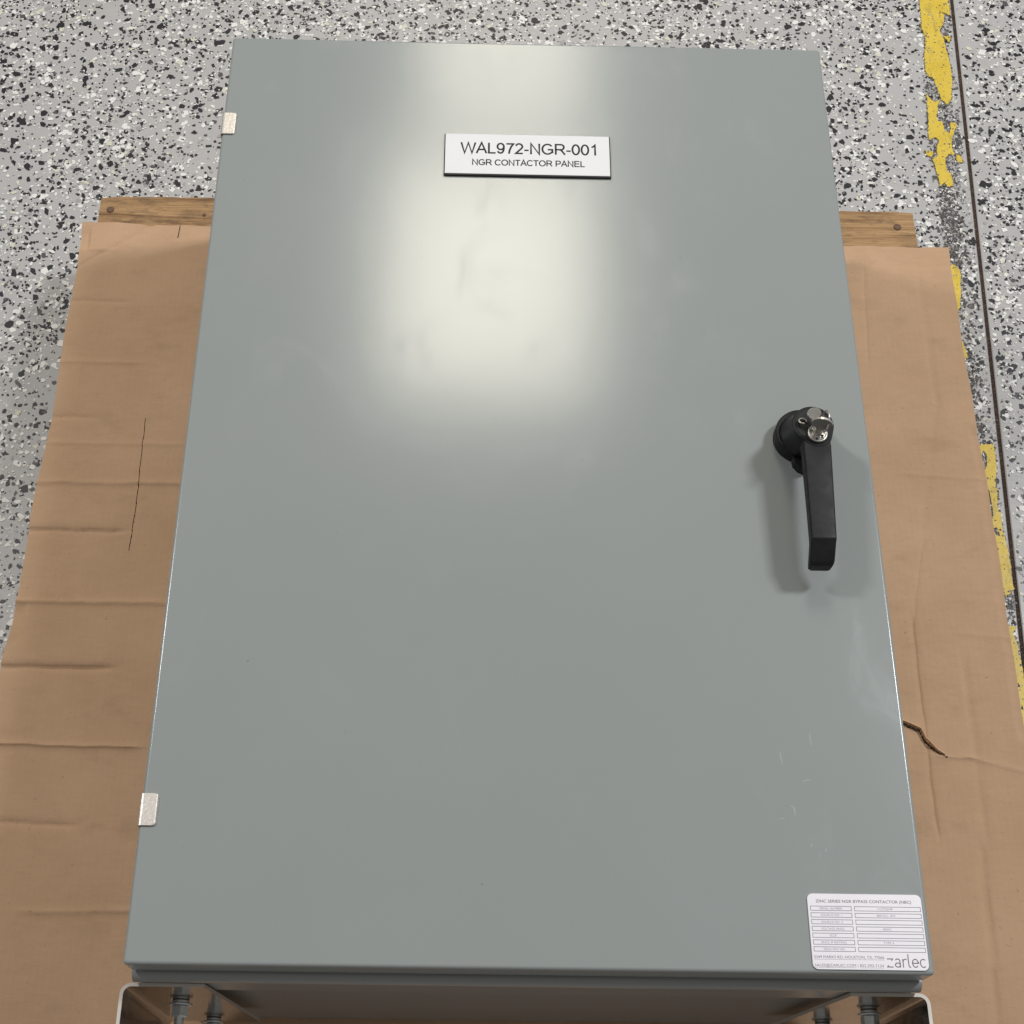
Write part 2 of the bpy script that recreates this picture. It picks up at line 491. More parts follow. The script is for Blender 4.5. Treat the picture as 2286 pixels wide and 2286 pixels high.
# ------------------------------------------------------------------ worn yellow stripe
stripe = thing('floor_stripe', 'worn yellow floor stripe flaking off along the dark floor joint', 'floor stripe')
PATCH = [
 ([(0.614, 1.62), (0.612, 1.4902), (0.6102, 1.4618), (0.6075, 1.429), (0.6105, 1.4199), (0.6089, 1.3969), (0.6049, 1.3785), (0.6028, 1.3514), (0.6048, 1.338), (0.6121, 1.3356), (0.6144, 1.3205), (0.6185, 1.2942), (0.6263, 1.2835), (0.6332, 1.2946), (0.6397, 1.3301), (0.6407, 1.3524), (0.6395, 1.3795), (0.638, 1.4091), (0.6342, 1.4298), (0.6418, 1.444), (0.6445, 1.4581), (0.642, 1.4651), (0.6534, 1.4595), (0.6555, 1.4916), (0.6625, 1.62)], []),
 ([(0.6381, 1.4165), (0.6497, 1.4168), (0.6444, 1.4052)], []),
 ([(0.5991, 1.3036), (0.6039, 1.2916), (0.6099, 1.2885), (0.616, 1.292), (0.6078, 1.2635), (0.608, 1.2527), (0.6153, 1.2508), (0.6149, 1.2358), (0.6224, 1.2296), (0.6255, 1.2403), (0.6247, 1.2489), (0.6311, 1.2512), (0.6346, 1.2459), (0.6285, 1.2319), (0.6221, 1.2126), (0.6229, 1.1906), (0.6151, 1.1935), (0.6095, 1.185), (0.6089, 1.1601), (0.6147, 1.1582), (0.6146, 1.1356), (0.6063, 1.1344), (0.6032, 1.1415), (0.5957, 1.1341), (0.595, 1.1536), (0.5934, 1.1721), (0.5915, 1.1825), (0.5997, 1.1889), (0.6007, 1.2057), (0.6051, 1.2175), (0.6008, 1.2226), (0.5908, 1.2181), (0.5956, 1.2632)], []),
 ([(0.5835, 1.1969), (0.5917, 1.1971), (0.5947, 1.1919), (0.5904, 1.1866), (0.585, 1.1896)], []),
 ([(0.6262, 1.1907), (0.6304, 1.1918), (0.6341, 1.1825), (0.6326, 1.1777), (0.6247, 1.1802)], []),
 ([(0.578, 0.9985), (0.5966, 1.0006), (0.6041, 0.9911), (0.6045, 0.9824), (0.601, 0.9689), (0.6005, 0.9574), (0.5963, 0.9346), (0.5913, 0.9213), (0.576, 0.9194)], []),
 ([(0.578, 0.8896), (0.5909, 0.8787), (0.5948, 0.8569), (0.594, 0.8514), (0.580, 0.8494)], []),
 ([(0.566, 0.7186), (0.5870, 0.7196), (0.5933, 0.7224), (0.6087, 0.723), (0.6094, 0.708), (0.6083, 0.6894), (0.604, 0.6682), (0.6036, 0.65), (0.6007, 0.6344), (0.6034, 0.6255), (0.6028, 0.6063), (0.6035, 0.5887), (0.6047, 0.5737), (0.6054, 0.5563), (0.6037, 0.5415), (0.605, 0.5244), (0.593, 0.512), (0.5894, 0.5324), (0.5884, 0.5486), (0.578, 0.5609), (0.566, 0.58)],
  [[(0.5906, 0.7036), (0.5944, 0.7137), (0.597, 0.7118), (0.599, 0.7038), (0.5964, 0.6918), (0.591, 0.6827), (0.587, 0.683)],
   [(0.5866, 0.66), (0.5914, 0.6614), (0.5941, 0.6563), (0.5949, 0.6304), (0.5942, 0.6215), (0.5907, 0.6176), (0.5871, 0.6239), (0.5859, 0.6393)],
   [(0.5893, 0.6042), (0.5958, 0.6056), (0.5986, 0.5936), (0.5942, 0.5948)]]),
 ([(0.575, 0.5173), (0.5901, 0.5119), (0.5912, 0.4984), (0.5866, 0.497), (0.575, 0.5064)], []),
 ([(0.560, 0.4815), (0.5852, 0.4795), (0.5896, 0.4755), (0.5987, 0.4744), (0.5942, 0.465), (0.5979, 0.4492), (0.5969, 0.4387), (0.5985, 0.4257), (0.5985, 0.3999), (0.5961, 0.3618), (0.5945, 0.31), (0.5905, 0.22), (0.588, 0.10), (0.583, -0.05), (0.535, -0.05), (0.550, 0.25)],
  [[(0.5893, 0.400), (0.5915, 0.396), (0.5925, 0.4005), (0.5905, 0.4045)], [(0.5885, 0.372), (0.5915, 0.3705), (0.591, 0.378)], [(0.586, 0.428), (0.5885, 0.4285), (0.587, 0.435)]]),
]
def ragged(poly, amp, step):
    out = []
    for (ax, ay), (bx_, by) in zip(poly, poly[1:] + poly[:1]):
        L = math.hypot(bx_ - ax, by - ay); k = max(1, int(L / step))
        for i in range(k):
            t = i / k; j = amp if i else amp * .3
            out.append((ax + (bx_ - ax) * t + random.uniform(-j, j), ay + (by - ay) * t + random.uniform(-j, j)))
    return out
for outer, holes in PATCH:
    cu = bpy.data.curves.new('stripe_patch', 'CURVE')
    cu.dimensions = '2D'; cu.fill_mode = 'BOTH'; cu.extrude = .00028; cu.bevel_depth = .00012; cu.bevel_resolution = 0
    for poly in [ragged(outer, .0009, .0022)] + [ragged(h, .0004, .002) for h in holes]:
        sp = cu.splines.new('POLY'); sp.points.add(len(poly) - 1)
        for p, (x, y) in zip(sp.points, poly): p.co = (x, y, 0, 1)
        sp.use_cyclic_u = True
    t = bpy.data.objects.new('tmp_curve', cu); COL.objects.link(t)
    bpy.context.view_layer.update()
    me = bpy.data.meshes.new_from_object(t.evaluated_get(bpy.context.evaluated_depsgraph_get()))
    bpy.data.objects.remove(t); bpy.data.curves.remove(cu)
    me.name = 'paint_patch'; me.materials.clear()
    o = link('paint_patch', me, M_yellow, stripe)
    o.location.z = .0012
# dark glue left where the stripe has come away
n = 5200
cy = RNG.uniform(-.05, 1.6, n); ux = RNG.normal(0, .40, n)
cx = jx(cy) - .0300 + np.clip(ux, -1.0, 1.0) * .026
bare = ((cy < 1.34) & (cy > 1.0)) | ((cy > .72) & (cy < .93)) | (cy < .75)
f = smooth_field(cx * 1.4, cy * 1.2, 9)
keep = np.where(bare, RNG.uniform(0, 1, n) < .45 + .5 * f, RNG.uniform(0, 1, n) < .22) & (cx < jx(cy) - .006)
cx, cy = cx[keep], cy[keep]
rad = np.clip(np.exp(RNG.normal(math.log(.0017), .5, len(cx))), .0005, .0055)
flakes('glue_residue', cx, cy, rad, np.where(RNG.uniform(0, 1, len(cx)) < .85, 0, 1), [M_resid, CHIPS[4]], stripe, .0007, .00085)
# glue left in the holes and along the bitten edges of the paint
gx_, gy_ = [], []
for cxp, cyp, rx, ry in ((.592, .697, .007, .019), (.5905, .638, .006, .026), (.594, .600, .006, .008), (.624, 1.262, .013, .022), (.604, 1.308, .008, .014),
                         (.603, 1.195, .007, .014), (.616, 1.165, .010, .024), (.646, 1.445, .008, .016), (.598, .515, .012, .014), (.592, .392, .008, .02), (.602, .49, .008, .012),
                         (.602, 1.100, .011, .034), (.598, 1.055, .008, .03), (.633, 1.38, .006, .05), (.630, 1.22, .006, .03), (.598, 1.02, .006, .02)):
    q = int(2.6e5 * rx * ry * 3.6)
    r_ = np.sqrt(RNG.uniform(0, 1.5, q)); a_ = RNG.uniform(0, 6.283, q)
    gx_.append(cxp + rx * r_ * np.cos(a_)); gy_.append(cyp + ry * r_ * np.sin(a_))
for outer, holes in PATCH:
    for poly in [outer] + holes:
        for (ax, ay), (bx_, by) in zip(poly, poly[1:] + poly[:1]):
            q = max(2, int(math.hypot(bx_ - ax, by - ay) / .0009)); t = RNG.uniform(0, 1, q)
            gx_.append(ax + (bx_ - ax) * t + RNG.normal(0, .0006, q)); gy_.append(ay + (by - ay) * t + RNG.normal(0, .0006, q))
gx_ = np.concatenate(gx_); gy_ = np.concatenate(gy_)
kp = (gx_ < jx(gy_) - .004) & (gy_ < 1.6); gx_, gy_ = gx_[kp], gy_[kp]
rad = np.clip(np.exp(RNG.normal(math.log(.00095), .5, len(gx_))), .0004, .0032)
u = RNG.uniform(0, 1, len(gx_))
flakes('glue_residue', gx_, gy_, rad, np.where(u < .55, 0, np.where(u < .82, 1, np.where(u < .93, 2, 3))), [M_resid, CHIPS[4], CHIPS[2], CHIPS[0]], stripe, .00085, .0011)

# grit and flaked-off pits on the paint itself
n = 3600
cy = RNG.uniform(-.05, 1.6, n); cx = jx(cy) - RNG.uniform(.004, .058, n)
rad = np.clip(np.exp(RNG.normal(math.log(.00058), .55, n)), .0003, .0026)
u = RNG.uniform(0, 1, n)
flakes('paint_grit', cx, cy, rad, np.where(u < .6, 0, np.where(u < .85, 1, 2)), [M_resid, CHIPS[4], CHIPS[2]], stripe, .00165, .00185)

# ------------------------------------------------------------------ pallet
pallet = thing('wooden_pallet', 'weathered wooden pallet under the sheet of cardboard, nailed end board showing', 'pallet')
def board(name, x0, x1, y0, y1, z0, z1, seed, M=M_wood):
    """a sawn board with slightly waney edges, long axis x"""
    rr = random.Random(seed)
    nseg = 40
    bm = bmesh.new(); rings = []
    for i in range(nseg + 1):
        t = i / nseg; x = x0 + (x1 - x0) * t
        a_ = .0012 * math.sin(9 * t + seed) + rr.uniform(-.0006, .0006)
        c_ = .0012 * math.sin(7 * t + 2 * seed) + rr.uniform(-.0006, .0006)
        e = .0015
        if i in (0, nseg): a_ += .003; c_ -= .003
        rings.append([(x, y0 + a_ + e, z0), (x, y1 + c_ - e, z0), (x, y1 + c_, z0 + e), (x, y1 + c_, z1 - e), (x, y1 + c_ - e, z1), (x, y0 + a_ + e, z1), (x, y0 + a_, z1 - e), (x, y0 + a_, z0 + e)])
    return obj(name, loft_bm(rings, True, bm), M, pallet)
ZT = ZC - .0048
ys = [(.878, .978), (.745, .835), (.60, .69), (.455, .545), (.31, .40), (.165, .255), (.02, .11), (-.16, -.06)]
end_board = None
for i, (a_, c_) in enumerate(ys):
    o = board('deck_board', -.517, .4985, a_, c_, ZT - .018, ZT, i + 3)
    if i == 0: end_board = o
for sx in (-.49, -.01, .475):
    bm = box_bm(sx - .019, sx + .019, -.16, .975, ZT - .018 - .089, ZT - .0182, .002, 1)
    obj('stringer', bm, M_wood, pallet)
for i, (a_, c_) in enumerate([(.86, .975), (.36, .45), (-.16, -.06)]):
    board('bottom_board', -.517, .4985, a_, c_, .0008, ZT - .1072, 20 + i)
for nx, ny, r in ((-.5035, .9555, .0046), (-.3868, .9500, .0022), (.4765, .9525, .0048), (.4690, .9040, .0030)):
    bm = lathe_bm(nx, ny, [(r * .5, ZT - .006), (r, ZT - .001), (r, ZT + .0006), (r * .8, ZT + .0014), (r * .3, ZT + .0012)], 14)
    obj('nail', bm, M_rust, end_board, True)

# ------------------------------------------------------------------ cardboard sheet
card = thing('cardboard_sheet', 'creased brown cardboard sheet spread over the pallet beneath the grey cabinet', 'cardboard')
def axis(lo, hi, step, fine):
    out = [lo]; x = lo
    while x < hi - 1e-6:
        s = step
        for a_, c_, f_ in fine:
            if a_ <= x < c_: s = f_
        x = min(hi, x + s); out.append(x)
    return np.array(out)
gx = axis(-.5335, .5335, .0034, [(-.428, -.4095, .0004), (.40, .45, .0008), (-.5335, -.505, .0016), (.505, .5335, .0016)])
gy = axis(-.30, .932, .0020, [(.262, .308, .0008), (.905, .932, .0014)])
GX, GY = np.meshgrid(gx, gy)
edge_l = .0025 * np.sin(GY * 9 + 1) + .0012 * np.sin(GY * 31) + np.where(GY < .40, -.006 * np.clip((.40 - GY) / .08, 0, 1) * np.clip((GY - .2) / .1, 0, 1), 0)
edge_r = .0012 * np.sin(GY * 14) + .0006 * np.sin(GY * 55)
t_ = (GX + .5335) / 1.067
PX = GX + np.where(t_ < .1, (1 - t_ / .1) * edge_l, 0) + np.where(t_ > .9, (t_ - .9) / .1 * edge_r, 0)
wob = .0006 * np.sin(GX * 60) + .0007 * np.sin(GX * 23 + 1) + .0004 * np.sin(GX * 150) + np.where(np.abs(GX + .45) < .02, -.0022 * np.exp(-((GX + .452) / .008) ** 2), 0)
top = -.0005 - .0135 * t_ + wob
PY = GY + np.where(GY > .80, (GY - .80) / .132 * top, 0)
H = .0009 * np.sin(GX * 12 + 1.4 * GY) + .0006 * np.sin(GY * 17 + 1.1 * np.sin(GX * 7)) + .0002 * np.sin(GX * 37 - GY * 21)
H *= np.clip((np.abs(GX) - .30) / .06, 0, 1)
def crease(x0, y0, x1, y1, amp, w=.006, fade=.02, tail=0.0, tl=.03):
    """ridge (amp > 0) or valley along a line; tail leaves the board raised on the upper side"""
    global H
    dx, dy = x1 - x0, y1 - y0; L = math.hypot(dx, dy)
    s = ((PX - x0) * dx + (PY - y0) * dy) / L
    d = (-(PX - x0) * dy + (PY - y0) * dx) / L
    wig = .0005 * np.sin(s * 55 + x0 * 40) + .0003 * np.sin(s * 160)
    d = d + wig; amp *= 1.6; tail *= 1.7; w = max(.0022, w * .42)
    m_ = np.clip((s + fade) / fade, 0, 1) * np.clip((L + fade - s) / fade, 0, 1)
    H = H + m_ * amp * np.exp(-np.abs(d) / w)
    if tail: H = H + m_ * tail * np.where(d > 0, np.exp(-d / tl), 0)
crease(-.535, .5693, -.376, .5702, .0020, .005)
crease(-.535, .5103, -.44, .511, -.0020, .007, tail=.0012)
crease(-.537, .4242, -.384, .4248, .0024, .005)
crease(-.524, .6201, -.382, .6207, .0009, .004)
crease(-.534, .6547, -.493, .6549, -.0014, .006)
crease(-.538, .3511, -.433, .3514, -.0026, .007, tail=.0016)
crease(-.53, .2666, -.395, .2649, .0022, .005)
crease(-.53, .1866, -.45, .1841, -.0020, .007)
crease(-.47, .0989, -.375, .1002, .0018, .004)
crease(-.536, .8603, -.451, .925, -.0012, .004)
crease(-.534, .8891, -.502, .8898, .0012, .003)
crease(-.535, .8145, -.472, .814, -.0012, .005)
crease(-.535, .7285, -.446, .7293, .0011, .004)
crease(.4918, .8759, .4909, .6962, -.0010, .004)
crease(.489, .69, .43, .42, -.0006, .005)
crease(.4281, .4123, .4261, .198, -.0015, .005)
crease(.478, .3681, .4749, .1869, -.0014, .005)
crease(.4677, .1715, .4579, -.02, -.0020, .006)
crease(.4274, .9047, .417, .7589, -.0006, .004)
crease(.4465, .2683, .4715, .2678, .0010, .004)
crease(.4715, .2678, .5223, .2548, .0010, .004)
crease(.448, .60, .5335, .594, .0008, .004)
crease(.49, .405, .5335, .402, .0007, .003)
# crushed strips along the rims
for sgn, ya, yb, w_, a_ in ((-1, .885, .926, .0125, .0022), (-1, .372, .424, .012, .0024), (1, .285, .665, .0095, .0026)):
    din = .5335 - sgn * GX
    m_ = np.clip((GY - ya) / .012, 0, 1) * np.clip((yb - GY) / .012, 0, 1)
    H = H - m_ * a_ * np.clip((w_ - din) / .0025, 0, 1)
# torn lip stands up a little
tx = np.array([.400, .4062, .4211, .4247, .4361, .4465]); ty = np.array([.3055, .3038, .2968, .2867, .2744, .2683])
tline = np.interp(GX, tx, ty)
near = np.exp(-np.abs(PY - tline) / .010) * np.clip((GX - .38) / .02, 0, 1) * np.clip((.4465 - GX) / .03, 0, 1)
H = H + near * np.where(PY > tline, .0042, -.0012)
H = np.maximum(H, -.0036)
Z = ZC + H
ny_, nx_ = GX.shape
V = np.stack([PX, PY, Z], -1).reshape(-1, 3)
idx = np.arange(ny_ * nx_).reshape(ny_, nx_)
Q = np.stack([idx[:-1, :-1], idx[:-1, 1:], idx[1:, 1:], idx[1:, :-1]], -1).reshape(-1, 4)
cxm = V[Q][:, :, 0].mean(1); cym = V[Q][:, :, 1].mean(1)
# slits cut through the board
sy = np.array([.4863, .5307, .5637, .5916, .6546]); sxx = np.array([-.4225, -.4215, -.4215, -.4228, -.424])
sl = (cym > .4863) & (cym < .6546) & (np.abs(cxm - np.interp(cym, sy, sxx) - .0004 * np.sin(cym * 190) * .5) < .00042)
sl |= (cym > .910) & (np.abs(cxm + .4132 + .055 * (.93 - cym)) < .0006)
tl_ = np.interp(cxm, tx, ty)
rag = .0009 * np.sin(cxm * 900) + .0006 * np.sin(cxm * 2300)
sl |= (cxm > .40) & (cxm < .4465) & (cym - tl_ < .0004 + rag * .5) & (cym - tl_ > -.0013 * np.clip((.450 - cxm) / .02, 0, 1) - .0004 + rag)
Q = Q[~sl]
E_ = np.concatenate([Q[:, [0, 1]], Q[:, [1, 2]], Q[:, [2, 3]], Q[:, [3, 0]]])
key = np.sort(E_, 1); key = key[:, 0] * len(V) + key[:, 1]
uq, first, cnt = np.unique(key, return_index=True, return_counts=True)
BE = E_[first[cnt == 1]]
bv = np.unique(BE)
remap = np.full(len(V), -1); remap[bv] = len(V) + np.arange(len(bv))
V2 = V[bv].copy(); V2[:, 2] -= .0040
used = np.unique(Q)
SK = np.stack([BE[:, 1], BE[:, 0], remap[BE[:, 0]], remap[BE[:, 1]]], -1)
allV = np.concatenate([V, V2]); allQ = np.concatenate([Q, SK])
me = bpy.data.meshes.new('sheet')
me.vertices.add(len(allV)); me.vertices.foreach_set('co', allV.ravel())
me.loops.add(allQ.size); me.loops.foreach_set('vertex_index', allQ.ravel().astype(np.int32))
me.polygons.add(len(allQ))
me.polygons.foreach_set('loop_start', (np.arange(len(allQ)) * 4).astype(np.int32))
me.polygons.foreach_set('loop_total', np.full(len(allQ), 4, dtype=np.int32))
sm = np.zeros(len(allQ), dtype=bool); sm[:len(Q)] = True
me.update(calc_edges=True)
sheet = link('sheet', me, [M_card, M_flute], card)
me.polygons.foreach_set('use_smooth', sm)
me.polygons.foreach_set('material_index', np.where(sm, 0, 1).astype(np.int32))
# mark skirt edges sharp so the top keeps its own normals
att = me.attributes.new('sharp_edge', 'BOOLEAN', 'EDGE') if 'sharp_edge' not in me.attributes else me.attributes['sharp_edge']
ev = np.empty(len(me.edges) * 2, dtype=np.int32); me.edges.foreach_get('vertices', ev); ev = np.sort(ev.reshape(-1, 2), 1)
ek = ev[:, 0].astype(np.int64) * len(V) + ev[:, 1]
att.data.foreach_set('value', np.isin(ek, uq[cnt == 1]) & (ev[:, 1] < len(V)))
me.update()

# frayed paper along the tear: the pale liner peels back on the upper lip
bm = bmesh.new(); a_, c_, d_ = [], [], []
for k in range(60):
    x = .4005 + .043 * k / 59
    y = float(np.interp(x, tx, ty)); up = .0036 * min(1, (.4465 - x) / .018)
    w_ = random.uniform(.0005, .0013) * min(1, (.448 - x) / .012)
    a_.append(bm.verts.new((x, y + .0030, ZC + up * .75 + .0007)))
    c_.append(bm.verts.new((x, y + .0010, ZC + up + .0009)))
    d_.append(bm.verts.new((x + random.uniform(-.0003, .0003), y + .0010 - w_, ZC + up * .55 - random.uniform(.0, .0012))))
for k in range(59):
    bm.faces.new((a_[k], a_[k + 1], c_[k + 1], c_[k])); bm.faces.new((c_[k], c_[k + 1], d_[k + 1], d_[k]))
obj('torn_liner', bm, M_torn, card)

# ------------------------------------------------------------------ enclosure
cab = thing('electrical_enclosure', 'closed grey steel electrical cabinet with black handle lying on its back', 'electrical cabinet')
HW, LEN = .305, .930
z0 = ZC + .0042
# body: a folded tray with a rolled lip under the door
bm = box_bm(-HW + .0015, HW - .0015, .003, LEN - .003, z0, ZD - .0452, .003, 2)
body = obj('body', bm, M_lip, cab, wn=True)
bm = box_bm(-HW + .010, HW - .010, .0095, LEN - .0095, ZD - .0451, ZD - .0275)
obj('door_gasket_wall', bm, M_lip, cab)
prof_lip = [(.010, -.0450), (-.0048, -.0450), (-.0060, -.0438), (-.0067, -.0418), (-.0068, -.0400), (-.0066, -.0380), (-.0058, -.0352), (-.0042, -.0328), (-.0024, -.0316), (-.0008, -.0312), (.010, -.0312)]
for ysign, base in ((1, 0.0), (-1, LEN)):
    rings = [[(x, base + ysign * y, ZD + z) for y, z in prof_lip] for x in (-HW + .0012, HW - .0012)]
    obj('rolled_lip', loft_bm(rings), M_lip, cab, wn=True)
obj('gap_shade_block', box_bm(-HW + .004, HW - .004, -.0052, .0029, ZD - .085, ZD - .0453), M_lip, cab)  # added block hidden behind the lip, keeps the gap above the leg flanges dark
# door
bm = box_bm(-HW, HW, 0, LEN, ZD - .028, ZD, .0030, 5)
door = obj('door', bm, M_paint, cab, wn=True)
# rubbed marks low on the right of the door
def scratch(pts, w):
    bm = bmesh.new()
    P = [Vector((x, y)) for x, y in pts]
    L_, R_ = [], []
    for i, p in enumerate(P):
        t = (P[min(i + 1, len(P) - 1)] - P[max(i - 1, 0)]).normalized(); nrm = Vector((-t.y, t.x))
        ww = w * (.25 + math.sin(math.pi * (i + .5) / len(P)))
        L_.append(bm.verts.new((p.x + nrm.x * ww, p.y + nrm.y * ww, ZD + .00006))); R_.append(bm.verts.new((p.x - nrm.x * ww, p.y - nrm.y * ww, ZD + .00006)))
    for i in range(len(P) - 1): bm.faces.new((L_[i], R_[i], R_[i + 1], L_[i + 1]))
    o = obj('scuff', bm, M_scratch, door)
for p, w in (([(.227, .1885), (.2272, .182), (.2276, .1775)], .0004), ([(.2015, .172), (.2019, .168), (.2028, .162)], .00045), ([(.2175, .1475), (.221, .1487), (.2255, .149)], .00035),
             ([(.207, .128), (.2093, .126), (.2096, .120)], .00055), ([(.197, .117), (.201, .118)], .0004), ([(.22, .098), (.2203, .095)], .0005), ([(.231, .094), (.2313, .0915)], .0006), ([(.226, .0905), (.2262, .087)], .0003)):
    scratch(p, w)
n = 26
flakes('dust_speck', RNG.uniform(-.28, .28, n), RNG.uniform(.03, .90, n), RNG.uniform(.00022, .0006, n), np.where(RNG.uniform(0, 1, n) < .7, 1, 2), CHIPS, door, ZD + .00004, ZD + .00009)
# hinge tabs wrap the door's left edge
for ya, yb in ((.7995, .8262), (.1043, .1297)):
    h = thing_parent = None
    bm = bmesh.new()
    pts = [(.0145 - .0016, 0), ]
    prof = []
    t = .0019
    # profile in xz: flat on the door, bent down its side
    outer = [(-.2915, .0), (-.2915, .0010), (-.2922, .0017), (-.2930, t)] + [(-HW - .0012 + .0030 - .0030 * math.sin(a), t - .0030 + .0030 * math.cos(a)) for a in [math.radians(q) for q in (0, 30, 60, 90)]] + [(-HW - .0012, -.018), (-HW - .0002, -.018), (-HW - .0002, 0.00025), (-.2930, .00025)]
    def outline(inset):
        return outer
    y_in = .0018
    rings = []
    for yy, dx in ((ya, .0018), (ya + .0006, .0006), (ya + y_in, 0), (yb - y_in, 0), (yb - .0006, .0006), (yb, .0018)):
        rings.append([(x - (dx if x > -.2945 else 0), yy, ZD + z) for x, z in outer])
    obj('hinge_tab', loft_bm(rings, True, bm), M_hinge, cab)
# nameplate
pl = obj('nameplate', box_bm(-.0826, .0824, .7525, .8046, ZD + .0002, ZD + .0022, .0003, 1), M_core, cab)
obj('white_face', box_bm(-.0816, .0814, .7541, .8041, ZD + .0022, ZD + .0029, .0002, 1), M_white, pl)
zt = ZD + .00296
stroke_text('lettering', 'WAL972-NGR-001', -.0665, .7797, zt, .0135, .1372, .0019, M_ink, pl)
stroke_text('lettering', 'NGR CONTACTOR PANEL', -.0552, .7648, zt, .0072, .1120, .0012, M_ink, pl)
# rating label
lb = obj('rating_label', prism_bm(rounded_rect(.2129, .3006, .0030, .0592, .0042), ZD + .0002, ZD + .0012), M_label, cab)
zt = ZD + .00127
bmf = bmesh.new()
def frame(bm, x0, x1, y0, y1, w=.00040):
    for a_ in ((x0, x1, y0, y0 + w), (x0, x1, y1 - w, y1), (x0, x0 + w, y0 + w, y1 - w), (x1 - w, x1, y0 + w, y1 - w)):
        bm.faces.new([bm.verts.new(p) for p in ((a_[0], a_[2], zt), (a_[1], a_[2], zt), (a_[1], a_[3], zt), (a_[0], a_[3], zt))])
ROWS = [('SERIAL NUMBER', '11272204F'), ('SOURCE NO. 1', '480VAC, 3PH'), ('SOURCE NO. 2', ''), ('VOLTAGE (MAX)', '600AC'), ('SCCR', ''), ('ENCL IP RATING', 'TYPE 4'), ('FIELD WO NO.', '')]
text_obj('lettering', 'ZINC SERIES NGR BYPASS CONTACTOR (NBC)', .2192, .0525, zt, .0022, .0735, M_grey_ink, lb, .012)
for i, (a_, c_) in enumerate(ROWS):
    yt = .0499 - i * .00505
    frame(bmf, .2146, .2463, yt - .0036, yt)
    frame(bmf, .2484, .2995, yt - .0036, yt)
    text_obj('lettering', a_, .2304 - len(a_) * .00068, yt - .0026, zt, .0016, len(a_) * .00136, M_pale_ink, lb)
    if c_: text_obj('lettering', c_, .2720 - len(c_) * .00066, yt - .0026, zt, .0016, len(c_) * .00132, M_pale_ink, lb)
o = obj('print_frame', bmf, M_grey_ink, lb)
text_obj('lettering', '3349 MARKS RD, HOUSTON, TX, 77066', .2143, .0111, zt, .0020, .0530, M_grey_ink, lb)
text_obj('lettering', 'SALES@ZARLEC.COM | 832-293-7124', .2143, .0051, zt, .0020, .0520, M_grey_ink, lb)
bm = bmesh.new()
for xa, xb, yy in ((.2143, .2673, .0104), (.2143, .2455, .0045), (.2485, .2663, .0045)):
    bm.faces.new([bm.verts.new(p) for p in ((xa, yy - .00018, zt), (xb, yy - .00018, zt), (xb, yy, zt), (xa, yy, zt))])
obj('underline', bm, M_grey_ink, lb)
stroke_text('logo_lettering', 'zarlec', .2690, .0050, zt, .0098, .0300, .00075, M_logo, lb)

# ------------------------------------------------------------------ handle
hd = bpy.data.objects.new('handle', None); COL.objects.link(hd); hd.parent = cab
hx, hy = .2425, .4600
bm = lathe_bm(hx - .0006, hy, [(.0230, ZD), (.0234, ZD + .002), (.0234, ZD + .0135), (.0226, ZD + .0160), (.015, ZD + .0166)], 56)
obj('base_disc', bm, M_black, hd, wn=True)
tong = [(hx - .0105, hy - .016), (hx - .0085, hy - .027), (hx - .0045, hy - .0325), (hx + .001, hy - .0345), (hx + .0065, hy - .0325), (hx + .0105, hy - .027), (hx + .0115, hy - .014)]
obj('base_tongue', prism_bm(tong, ZD, ZD + .011), M_black, hd)
# hub: lofted from a circle on the base up to the pear-shaped head
def head_pt(a, grow=0.0):
    """pear outline at angle a: wide round top, narrower round bottom merging into the grip"""
    c1, r1 = Vector((.2432, .4488)), .0176 + grow
    c2, r2 = Vector((.2462, .4392)), .0122 + grow
    d = Vector((math.cos(a), math.sin(a)))
    o_ = Vector((.2440, .4455))
    best = 0
    for k in range(9):
        t = k / 8; c = c1.lerp(c2, t); r = r1 + (r2 - r1) * t
        oc = c - o_; bq = oc.dot(d); disc = bq * bq - oc.length_squared + r * r
        if disc >= 0: best = max(best, bq + math.sqrt(disc))
    p = o_ + d * best
    return p
NA = 56
def head_ring(z, grow=0.0, mixc_=0.0, cr=.0215):
    out = []
    for k in range(NA):
        a = 2 * math.pi * k / NA
        p = head_pt(a, grow)
        q = Vector((hx + cr * math.cos(a), hy - .002 + cr * math.sin(a)))
        p = p.lerp(q, mixc_)
        out.append((p.x, p.y, ZD + z))
    return out
rings = [head_ring(.0150, 0, .95, .0222), head_ring(.0225, 0, .70, .0216), head_ring(.034, .0004, .3, .0205), head_ring(.044, .0004, 0), head_ring(.0478, .0004, 0), head_ring(.0488, 0, 0), head_ring(.0490, -.0012, 0),
         head_ring(.0490, -.0016, 0), head_ring(.0482, -.0020, 0)]
obj('hub', loft_bm(rings), M_black, hd, wn=True)
obj('head_panel', prism_bm([(p.x, p.y) for p in (head_pt(2 * math.pi * k / NA, -.0026) for k in range(NA))], ZD + .0478, ZD + .0486), M_black, hd)
